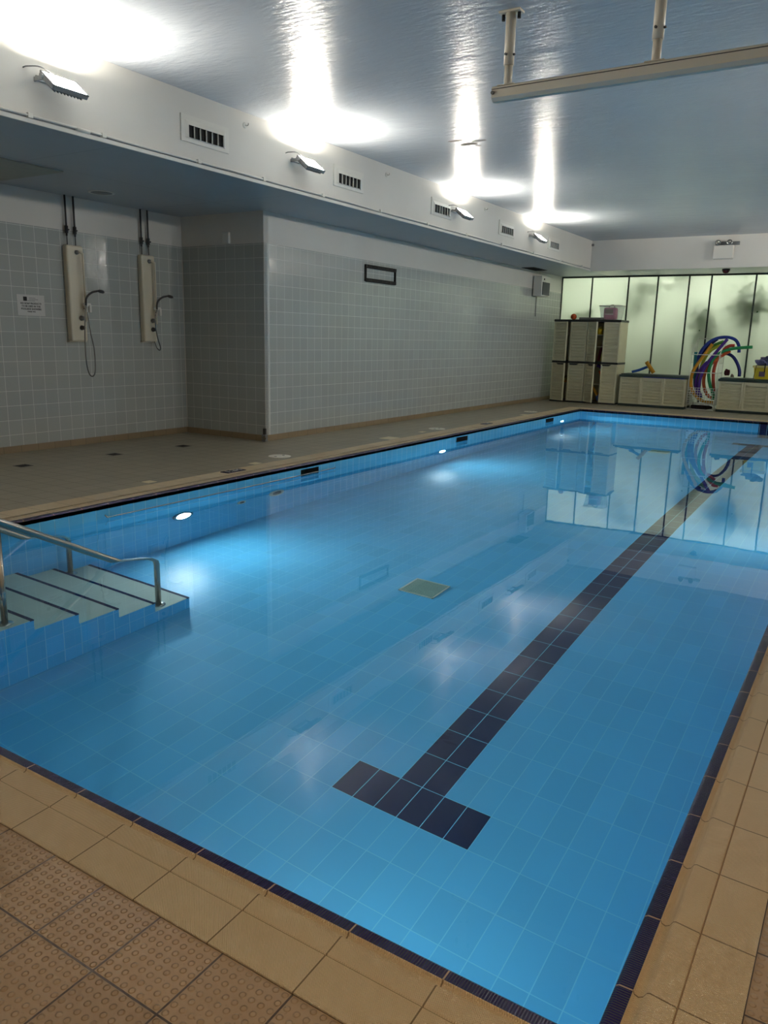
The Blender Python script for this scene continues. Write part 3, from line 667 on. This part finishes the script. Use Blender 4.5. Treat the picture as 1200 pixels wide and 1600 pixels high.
for px_ in (2.785,3.745,5.2):
    b = bm_(); cyl(b, (px_,3.87,3.15),(px_,3.87,ZC-.012), .034, 24); cyl(b, (px_,3.87,3.02),(px_,3.87,3.16), .027, 24)
    p = obj('post', b, M['offwhite'], r)
    b = bm_(); box(b, px_-.075,px_+.075,3.83,3.91,ZC-.014,ZC,.002); obj('ceiling_plate', b, M['offwhite'], p)
    b = bm_(); box(b, px_-.06,px_+.06,3.83,3.91,3.026,3.032,.001); obj('foot_plate', b, M['offwhite'], p)
    for s in (-1,1):
        b = bm_(); cyl(b, (px_+s*.055,3.87,ZC-.05),(px_+s*.055,3.87,ZC-.012), .012, 8); obj('bolt', b, M['black'], p)
    for dx, dy in ((.045,-.01),(-.01,-.045)):
        b = bm_(); cyl(b, (px_,3.87,3.21),(px_+dx,3.87+dy,3.21), .008, 8); obj('thumb_screw', b, M['dkmetal'], p)
# peeling paint
b = bm_(); random.seed(3)
for (cx,cy,ra,rb_) in [(.97,6.95,.12,.07),(1.12,6.85,.10,.04),(.9,6.75,.12,.03),(1.02,7.05,.05,.03)]:
    n = 14; vs = []
    for k in range(n):
        a = 2*PI*k/n; s = random.uniform(.6,1.15); vs.append(b.verts.new((cx+ra*s*math.cos(a), cy+rb_*s*math.sin(a), ZC-.001-random.uniform(0,.0015))))
    c = b.verts.new((cx,cy,ZC-.002))
    for k in range(n): b.faces.new((c, vs[k], vs[(k+1)%n]))
tag(obj('peeling_paint', b, plain('bare_plaster', (128,122,116), .8)), 'patch of peeling paint on the glossy ceiling', 'paint patch')

# ------------------------------------------------------------------ cabinets
FY = 16.15
def door_mesh(w_, h, n, notch=False):
    """door in local coords: x 0..w, y 0 (front) .. .03 (back), z 0..h"""
    b = bm_(); fr = .035
    box(b, 0,w_,.026,.034,0,h)
    box(b, 0,fr,.01,.03,0,h); box(b, w_-fr,w_,.01,.03,0,h); box(b, fr,w_-fr,.01,.03,0,fr); box(b, fr,w_-fr,.01,.03,h-fr,h)
    box(b, 0,fr,0,.014,0,h,.003); box(b, w_-fr,w_,0,.014,0,h,.003); box(b, fr,w_-fr,0,.014,0,fr); box(b, fr,w_-fr,0,.014,h-fr,h)
    sh = (h-2*fr)/n
    for k in range(n):
        z = fr+k*sh; v = [b.verts.new(p) for p in ((fr,.022,z+sh*.12),(w_-fr,.022,z+sh*.12),(w_-fr,.004,z+sh*.84),(fr,.004,z+sh*.84),(fr,.028,z+sh*.99),(w_-fr,.028,z+sh*.99))]
        b.faces.new((v[0],v[1],v[2],v[3])); b.faces.new((v[3],v[2],v[5],v[4]))
    return b
def place(bm, hinge, ang):
    bmesh.ops.transform(bm, matrix=Matrix.Translation(hinge) @ Matrix.Rotation(ang,4,'Z'), verts=bm.verts); return bm
def cabinet(x0, x1, angl, label):
    D = .6; H = 1.86; Y0 = FY+.03; Y1 = FY+D
    r = thing('storage_cabinet', ((x0+x1)/2, FY+D/2, ZD), label, 'cabinet', 'tall beige plastic cabinets')
    b = bm_()
    for z0, z1 in ((ZD+.03,.895),(.94,H-.05)):
        box(b, x0,x0+.02,Y0,Y1,z0,z1); box(b, x1-.02,x1,Y0,Y1,z0,z1); box(b, x0,x1,Y1-.02,Y1,z0,z1)
        for k in range(1,10):
            z = z0+(z1-z0)*k/10; box(b, x1,x1+.004,Y0+.03,Y1-.03,z-.03,z+.03)
    obj('carcass', b, M['cab'], r)
    b = bm_(); box(b, x0-.01,x1+.012,FY-.012,Y1+.01,H-.05,H,.006); obj('lid', b, M['cabtop'], r)
    b = bm_(); box(b, x0-.004,x1+.006,FY+.0,Y1+.004,.895,.94,.003); obj('middle_band', b, M['cabtop'], r)
    b = bm_(); box(b, x0-.004,x1+.006,FY+.0,Y1+.004,ZD,ZD+.035,.003); obj('plinth', b, M['cabtop'], r)
    for z in (.45,1.28,1.54):
        b = bm_(); box(b, x0+.02,x1-.02,Y0+.04,Y1-.02,z-.012,z); obj('shelf', b, M['cab'], r)
    w_ = (x1-x0)/2-.004
    for z0, z1 in ((ZD+.037,.893),(.942,H-.052)):
        b = door_mesh(w_, z1-z0, 12); obj('door', place(b, (x0+.002,FY,z0), -angl), M['cab'], r)
        b = door_mesh(w_, z1-z0, 12)
        bmesh.ops.translate(b, vec=(-w_,0,0), verts=b.verts); obj('door', place(b, (x1-.002,FY,z0), 0), M['cab'], r)
        for d_ in (0,1):
            pass
    # grips under the middle band
    for a_, hx, sgn in ((-angl,x0+.002,1),(0,x1-.002,-1)):
        b = bm_(); vs = [b.verts.new(p) for p in ((w_*.35*sgn,-.006,-.003),(w_*.95*sgn,-.006,-.003),(w_*.9*sgn,-.006,-.035),(w_*.5*sgn,-.006,-.035))]
        f = b.faces.new(vs); ex = bmesh.ops.extrude_face_region(b, geom=[f]); bmesh.ops.translate(b, vec=(0,.006,0), verts=[v for v in ex['geom'] if isinstance(v, bmesh.types.BMVert)])
        obj('grip', place(b, (hx,FY,.893), a_), M['cabtop'], r)
cabinet(-1.30,-.53, math.radians(24), 'tall beige louvred cabinet in the corner, left door slightly ajar')
cabinet(-.52,.205, math.radians(42), 'tall beige louvred cabinet beside the storage box, door wide open on pool noodles')
# inside right cabinet
def noodle(pts, rgb_name, rgb, label, r=.032, grp='pool noodles'):
    b = bm_(); tube(b, pts, r, 14, 6); o = obj('pool_noodle', b, foam(rgb_name, rgb), norm=True); return tag(o, label, 'pool noodle', grp)
G2 = 'pool noodles inside the cabinet'
noodle([(-.02,16.4,1.43),(-.12,16.4,1.40),(-.24,16.4,1.26),(-.29,16.4,1.05),(-.30,16.4,.96)], 'maroon', (120,24,56), 'maroon pool noodle bent inside the open cabinet, upper half', .03, G2)
noodle([(-.02,16.33,1.36),(-.12,16.33,1.28),(-.19,16.33,1.12),(-.20,16.33,.97)], 'yellow', (226,196,44), 'yellow pool noodle bent inside the open cabinet, upper half', .03, G2)
noodle([(-.30,16.35,.86),(-.24,16.35,.84),(-.16,16.36,.78),(-.1,16.36,.70)], 'purple', (92,44,150), 'purple pool noodle end just below the cabinet middle band', .035, G2)
noodle([(-.23,16.33,.74),(-.19,16.33,.66),(-.18,16.33,.56)], 'orange', (232,100,44), 'short orange noodle end in the lower half of the open cabinet', .03, G2)
noodle([(-.36,16.3,.38),(-.30,16.3,.30),(-.23,16.3,.20),(-.2,16.3,.17)], 'amber', (226,160,30), 'amber noodle end leaning above the blue ball in the cabinet', .03, G2)
b = bm_(); bmesh.ops.create_uvsphere(b, u_segments=24, v_segments=16, radius=.10); bmesh.ops.translate(b, vec=(-.17,16.34,ZD+.135), verts=b.verts)
for f in b.faces: f.smooth = True
tag(obj('ball', b, foam('blue', (36,96,190))), 'blue ball at the bottom of the open cabinet', 'ball')
r = thing('watering_can', (-.27,16.36,1.54), 'yellow toy can with handle on the top shelf of the open cabinet', 'toy')
b = bm_(); lathe(b, [(0,0),(.055,0),(.065,.13),(.058,.13),(.05,.01),(0,.01)], (-.30,16.36,1.54)); obj('body', b, M['yellow'], r)
b = bm_(); tube(b, [(-.24,16.36,1.64),(-.20,16.36,1.68),(-.17,16.36,1.64),(-.18,16.36,1.58),(-.235,16.36,1.56)], .009, 8, 5); obj('handle', b, M['yellow'], r)
b = bm_(); tube(b, [(-.34,16.36,1.66),(-.30,16.36,1.70),(-.24,16.36,1.69)], .008, 8, 5); obj('spout', b, M['yellow'], r)
# items stacked inside left cabinet
for k, (z, rgb, nm) in enumerate([(.452,(206,150,60),'amber'),(.50,(210,180,90),'sand'),(.548,(120,110,60),'olive')]):
    b = bm_(); box(b, -1.22,-.86,16.25,16.6,z,z+.04,.012); tag(obj('float_board', b, foam(nm, rgb)), '%s foam float lying in the corner cabinet, %s of three'%(nm, ('bottom','middle','top')[k]), 'float', 'foam floats inside the corner cabinet')
# on top of cabinets
r = thing('orange_ball', (-.955,16.4,1.86), 'orange ball resting on top of the corner cabinet', 'ball')
b = bm_(); bmesh.ops.create_uvsphere(b, u_segments=28, v_segments=18, radius=.066); bmesh.ops.translate(b, vec=(-.95,16.4,1.926), verts=b.verts)
for f in b.faces: f.smooth = True
obj('skin', b, foam('orange', (226,76,24)), r)
b = bm_(); lathe(b, [(.066,.002),(.0675,.0),(.066,-.002)], (-.95,16.4,1.926), 'Z', 28); obj('seam', b, M['dark'], r)
b = bm_(); box(b, -.84,-.30,16.45,16.7,1.86,1.915,.006); tag(obj('flat_box', b, plain('grey_card', (120,124,120), .6)), 'flat grey box lying on the cabinets between ball and clear tub', 'box')
r = thing('clear_tub', (-.09,16.4,1.86), 'clear plastic tub of pink toys on top of the right cabinet', 'tub')
t = NT('clear_plastic'); a_ = t.n('ShaderNodeBsdfTransparent'); a_.inputs[0].default_value = (.86,.88,.86,1); g_ = t.n('ShaderNodeBsdfPrincipled'); g_.inputs['Base Color'].default_value = (.75,.78,.75,1); g_.inputs['Roughness'].default_value = .15
mx = t.n('ShaderNodeMixShader'); mx.inputs[0].default_value = .28; t.t.links.new(a_.outputs[0], mx.inputs[1]); t.t.links.new(g_.outputs[0], mx.inputs[2]); t.t.links.new(mx.outputs[0], t.out.inputs[0]); M['clear'] = t.m
b = bm_(); lo = [(-.27,16.25),(.11,16.25),(.11,16.55),(-.27,16.55)]; hi = [(-.32,16.22),(.15,16.22),(.15,16.58),(-.32,16.58)]
va = [b.verts.new((x,y,1.862)) for x,y in lo]; vb = [b.verts.new((x,y,2.16)) for x,y in hi]
b.faces.new(va)
for k in range(4): b.faces.new((va[k],va[(k+1)%4],vb[(k+1)%4],vb[k]))
obj('shell', b, M['clear'], r)
b = bm_(); 
for k in range(4):
    a1, a2 = hi[k], hi[(k+1)%4]; cyl(b, (a1[0],a1[1],2.162),(a2[0],a2[1],2.162), .009, 8)
obj('rim', b, M['white'], r)
r = thing('toy_bag', (-.1,16.4,1.87), 'pink zip toy case standing inside the clear tub', 'toy')
b = bm_(); box(b, -.25,.03,16.3,16.5,1.868,2.13,.045); obj('case', b, plain('pink_vinyl', (200,90,130), .4), r)
b = bm_(); box(b, -.20,-.03,16.292,16.302,2.0,2.09,.003); obj('window', b, plain('brown_print', (130,80,60), .5), r)
b = bm_(); box(b, -.21,-.02,16.29,16.301,1.975,1.99); obj('stripe', b, M['offwhite'], r)
b = bm_(); tube(b, [(-.16,16.4,2.125),(-.13,16.4,2.17),(-.06,16.4,2.18),(-.03,16.4,2.13)], .01, 8, 5); obj('handle', b, M['dkmetal'], r)

# ------------------------------------------------------------------ storage boxes
def storage_box(x0, x1, label):
    H = .715; Y1 = FY+.6
    r = thing('storage_box', ((x0+x1)/2,FY+.3,ZD), label, 'storage box', 'long beige storage boxes by the glass')
    b = bm_(); box(b, x0+.01,x1-.01,FY+.03,Y1-.01,ZD+.05,H-.07); n = 10; pw = (x1-x0-.02)/3
    for p in range(3):
        a = x0+.01+p*pw; c = a+pw; fr = .04; z0, z1 = ZD+.05, H-.07
        box(b, a+.003,a+fr,FY,FY+.032,z0,z1); box(b, c-fr,c-.003,FY,FY+.032,z0,z1); box(b, a+fr,c-fr,FY,FY+.032,z0,z0+fr*.8); box(b, a+fr,c-fr,FY,FY+.032,z1-fr,z1)
        sh = (z1-z0-fr*1.8)/8
        for k in range(8):
            z = z0+fr*.8+k*sh; v = [b.verts.new(q) for q in ((a+fr,FY+.024,z+sh*.12),(c-fr,FY+.024,z+sh*.12),(c-fr,FY+.004,z+sh*.84),(a+fr,FY+.004,z+sh*.84),(a+fr,FY+.03,z+sh*.99),(c-fr,FY+.03,z+sh*.99))]
            b.faces.new((v[0],v[1],v[2],v[3])); b.faces.new((v[3],v[2],v[5],v[4]))
    obj('body', b, M['cab'], r)
    b = bm_(); box(b, x0,x1,FY-.004,Y1,ZD,ZD+.055,.006); obj('base', b, M['green'], r)
    b = bm_(); box(b, x0-.01,x1+.01,FY-.02,Y1+.01,H-.07,H-.02,.008); box(b, x0+.02,x1-.02,FY+.01,Y1-.02,H-.022,H,.006); obj('lid', b, M['green'], r)
    xm = (x0+x1)/2
    b = bm_(); vs = [b.verts.new(p) for p in ((xm-.2,FY-.012,H-.07),(xm+.2,FY-.012,H-.07),(xm+.2,FY-.012,H-.11),(xm+.15,FY-.012,H-.14),(xm-.15,FY-.012,H-.14),(xm-.2,FY-.012,H-.11))]
    f = b.faces.new(vs); ex = bmesh.ops.extrude_face_region(b, geom=[f]); bmesh.ops.translate(b, vec=(0,.014,0), verts=[v for v in ex['geom'] if isinstance(v, bmesh.types.BMVert)])
    obj('latch', b, M['cab'], r)
    return r
sb = storage_box(.285,1.70, 'long beige louvred storage box with dark green lid left of the noodle rack')
b = bm_(); box(b, .80,1.66,FY-.022,FY-.016,.645,.665); obj('mat_edge', b, foam('navy', (24,34,120)), sb)  # edge of a blue foam mat showing under the lid
storage_box(2.33,3.78, 'long beige louvred storage box with green lid right of the noodle rack')
noodle([(.45,16.5,.745),(.6,16.5,.79),(.79,16.5,.875)], 'blue', (30,50,150), 'blue foam stick lying on the left storage box', .028, 'foam sticks on the storage box')
b = bm_(); tube(b, [(.755,16.46,.975),(.93,16.46,.745)], .042, 16); tag(obj('foam_handle', b, foam('amber', (226,160,30))), 'amber foam cylinder propped on the left storage box', 'pool noodle', 'foam sticks on the storage box')
# yellow tub
r = thing('yellow_tub', (3.15,16.42,.715), 'yellow plastic tub with a printed label on the right storage box', 'tub')
b = bm_(); lo = [(2.98,16.28),(3.36,16.28),(3.36,16.56),(2.98,16.56)]; hi = [(2.955,16.25),(3.39,16.25),(3.39,16.59),(2.955,16.59)]
va = [b.verts.new((x,y,.717)) for x,y in lo]; vb = [b.verts.new((x,y,.95)) for x,y in hi]; b.faces.new(va)
for k in range(4): b.faces.new((va[k],va[(k+1)%4],vb[(k+1)%4],vb[k]))
obj('body', b, M['yellow'], r)
b = bm_(); box(b, 2.93,3.41,16.23,16.61,.945,.985,.01); obj('rim', b, plain('pale_yellow_rim', (206,190,110), .4), r)
b = bm_(); box(b, 3.06,3.17,16.245,16.262,.77,.87); obj('printed_label', b, plain('label_brown', (96,70,84), .5), r)
random.seed(9)
r = thing('towel_heap', (3.15,16.42,.985), 'heap of blue grey patterned cloth on the yellow tub', 'cloth')
for nm_, (cx,cy,cz), (sx,sy,sz), rgb in [('lower_cloth',(3.1,16.42,1.05),(.15,.13,.07),(110,112,160)),('upper_cloth',(3.2,16.42,1.12),(.15,.12,.055),(80,78,110))]:
    b = bm_(); bmesh.ops.create_icosphere(b, subdivisions=4, radius=1)
    for v in b.verts:
        n = v.co.normalized(); k = 1+.16*math.sin(7*n.x+3*n.z)+.10*math.sin(13*n.y+5*n.x)+.06*math.sin(21*n.z+9*n.x)
        v.co = Vector((cx+n.x*sx*k, cy+n.y*sy*k, cz+n.z*sz*k))
        v.co.z = max(v.co.z, .987)
    for f in b.faces: f.smooth = True
    obj(nm_, b, plain('cloth_'+nm_, rgb, .9, var=.25, scale=30), r)
b = bm_(); box(b, 3.15,3.17,16.222,16.23,.86,1.04); obj('hanging_strap', b, M['black'], r)
b = bm_(); tube(b, [(3.0,16.235,1.0),(2.99,16.225,.9),(2.97,16.225,.73)], .006, 6); obj('cord', b, M['black'], r)

# ------------------------------------------------------------------ wire rack and noodles
RY0, RY1 = 16.2, 16.72; RX0, RX1 = 1.735, 2.285
r = thing('wire_rack', (2.0,16.43,ZD), 'white wire rack holding coloured pool noodles between the storage boxes', 'rack')
b = bm_()
def wr(a, c, rad=.007): cyl(b, a, c, rad*1.15, 8)
for x in (RX0,RX1):
    wr((x,RY0,ZD),(x,RY0,1.17)); wr((x,RY1,ZD),(x,RY1,1.50)); wr((x,RY0,1.17),(x,RY1,1.50)); wr((x,RY0,.03),(x,RY1,.03))
    for z in (.80,1.0): wr((x,RY0,z),(x,RY1,z),.004)
for z in (.03,.80,1.17): wr((RX0,RY0,z),(RX1,RY0,z))
for z in (.03,1.50): wr((RX0,RY1,z),(RX1,RY1,z))
for k in range(1,4): wr((RX1,RY0+.115*k,.03),(RX1,RY0+.115*k,1.17+.0825*k),.004)
obj('frame', b, M['white'], r)
b = bm_(); n = 11
for k in range(n+1):
    x = RX0+(RX1-RX0)*k/n; wr((x,RY0,.13),(x,RY0,.48),.004)
for k in range(8):
    z = .13+.35*k/7; wr((RX0,RY0,z),(RX1,RY0,z),.004); wr((RX1,RY0,z),(RX1,RY1,z),.003); wr((RX0,RY0,z),(RX0,RY1,z),.003)
for k in range(10):
    y = RY0+(RY1-RY0)*k/9; wr((RX0,y,.13),(RX1,y,.13),.003)
    wr((RX1,y,.13),(RX1,y,.48),.003)
obj('basket', b, M['white'], r)
Y_ = lambda y, p: [(a, y, z) for a, z in p]
noodle(Y_(16.26,[(2.11,1.39),(1.945,1.12),(1.80,.85),(1.765,.66),(1.79,.47),(1.90,.30),(2.06,.205),(2.2,.19),(2.25,.19)]), 'amber', (236,176,40), 'amber yellow pool noodle curving down the front of the wire rack')
noodle(Y_(16.39,[(2.86,1.35),(2.65,1.33),(2.46,1.30),(2.28,1.23),(2.14,1.09),(2.08,.88),(2.09,.70),(2.14,.52),(2.21,.36),(2.22,.24)]), 'green', (40,160,96), 'green pool noodle sticking out far to the right of the wire rack')
noodle(Y_(16.585,[(1.95,.25),(1.82,.6),(1.78,.95),(1.83,1.20),(1.93,1.37),(2.05,1.475),(2.20,1.53),(2.36,1.535),(2.50,1.48),(2.575,1.36),(2.59,1.23)]), 'royal', (30,60,160), 'royal blue pool noodle arching over the top of the wire rack')
noodle([(2.25,16.64,1.17),(2.36,16.60,1.20),(2.50,16.50,1.14),(2.61,16.44,1.0),(2.67,16.40,.86),(2.68,16.38,.75)], 'navy', (22,36,120), 'navy pool noodle arcing out of the rack down onto the right box')
noodle(Y_(16.325,[(2.38,1.50),(2.28,1.36),(2.15,1.17),(2.03,.97),(1.95,.75),(1.92,.5),(1.98,.3)]), 'violet', (84,40,150), 'long violet pool noodle crossing in front of the blue arch')
noodle(Y_(16.655,[(2.13,1.50),(2.0,1.38),(1.88,1.22),(1.80,1.03),(1.79,.8),(1.86,.4)]), 'indigo', (34,24,100), 'dark indigo pool noodle leaning at the back left of the rack')
noodle(Y_(16.455,[(2.44,1.26),(2.32,1.18),(2.17,1.06),(2.04,.90),(1.985,.72),(2.0,.52),(2.08,.34),(2.2,.26)]), 'orange', (236,104,56), 'orange pool noodle curving through the middle of the rack')
noodle(Y_(16.585,[(2.27,1.45),(2.08,1.36),(1.98,1.26),(1.93,1.1)]), 'leaf', (70,150,50), 'short leaf green pool noodle end near the top of the rack')
noodle(Y_(16.52,[(2.22,1.36),(2.06,1.27),(1.95,1.1),(1.88,.85),(1.87,.6),(1.92,.35)]), 'lime', (190,196,50), 'lime yellow pool noodle behind the violet ones')
noodle(Y_(16.39,[(2.03,1.02),(1.96,.94),(1.88,.80),(1.845,.6),(1.87,.42),(1.95,.28)]), 'purple', (80,40,140), 'purple pool noodle just behind the amber one in the rack')
noodle(Y_(16.455,[(1.765,1.22),(1.775,.9),(1.83,.5),(1.95,.24)]), 'teal', (20,120,130), 'teal pool noodle standing at the left corner of the rack')
noodle(Y_(16.52,[(2.50,1.37),(2.40,1.36),(2.30,1.28),(2.2,1.1),(2.15,.8),(2.2,.4)]), 'coral', (220,80,60), 'coral red pool noodle behind the green one in the rack')
# bag in rack bottom and fabric roll behind
random.seed(4)
def lump(name, c, s, rgb, label, cat, seed, zmin):
    b = bm_(); bmesh.ops.create_icosphere(b, subdivisions=4, radius=1)
    for v in b.verts:
        n = v.co.normalized(); k = 1+.12*math.sin(6*n.x+seed)+.08*math.sin(11*n.y+2*n.z+seed)
        e = .7; q = Vector([math.copysign(abs(t_)**e, t_) for t_ in n]); v.co = Vector((c[0]+q.x*s[0]*k, c[1]+q.y*s[1]*k, c[2]+q.z*s[2]*k)); v.co.z = max(v.co.z, zmin)
    for f in b.faces: f.smooth = True
    return tag(obj(name, b, plain(name+'_fabric', rgb, .85, var=.2, scale=12)), label, cat)
lump('dark_bag', (2.0,16.45,.068), (.19,.15,.05), (44,34,36), 'dark flat bag lying under the wire rack', 'bag', 1, ZD)
lump('pale_sack', (2.47,16.93,.36), (.07,.10,.36), (176,160,148), 'pale upright sack between wire rack and right storage box', 'bag', 2, ZD)
lump('maroon_pouch', (2.36,16.86,.80), (.05,.06,.07), (80,20,34), 'small maroon pouch beside the pale sack', 'bag', 3, .74)
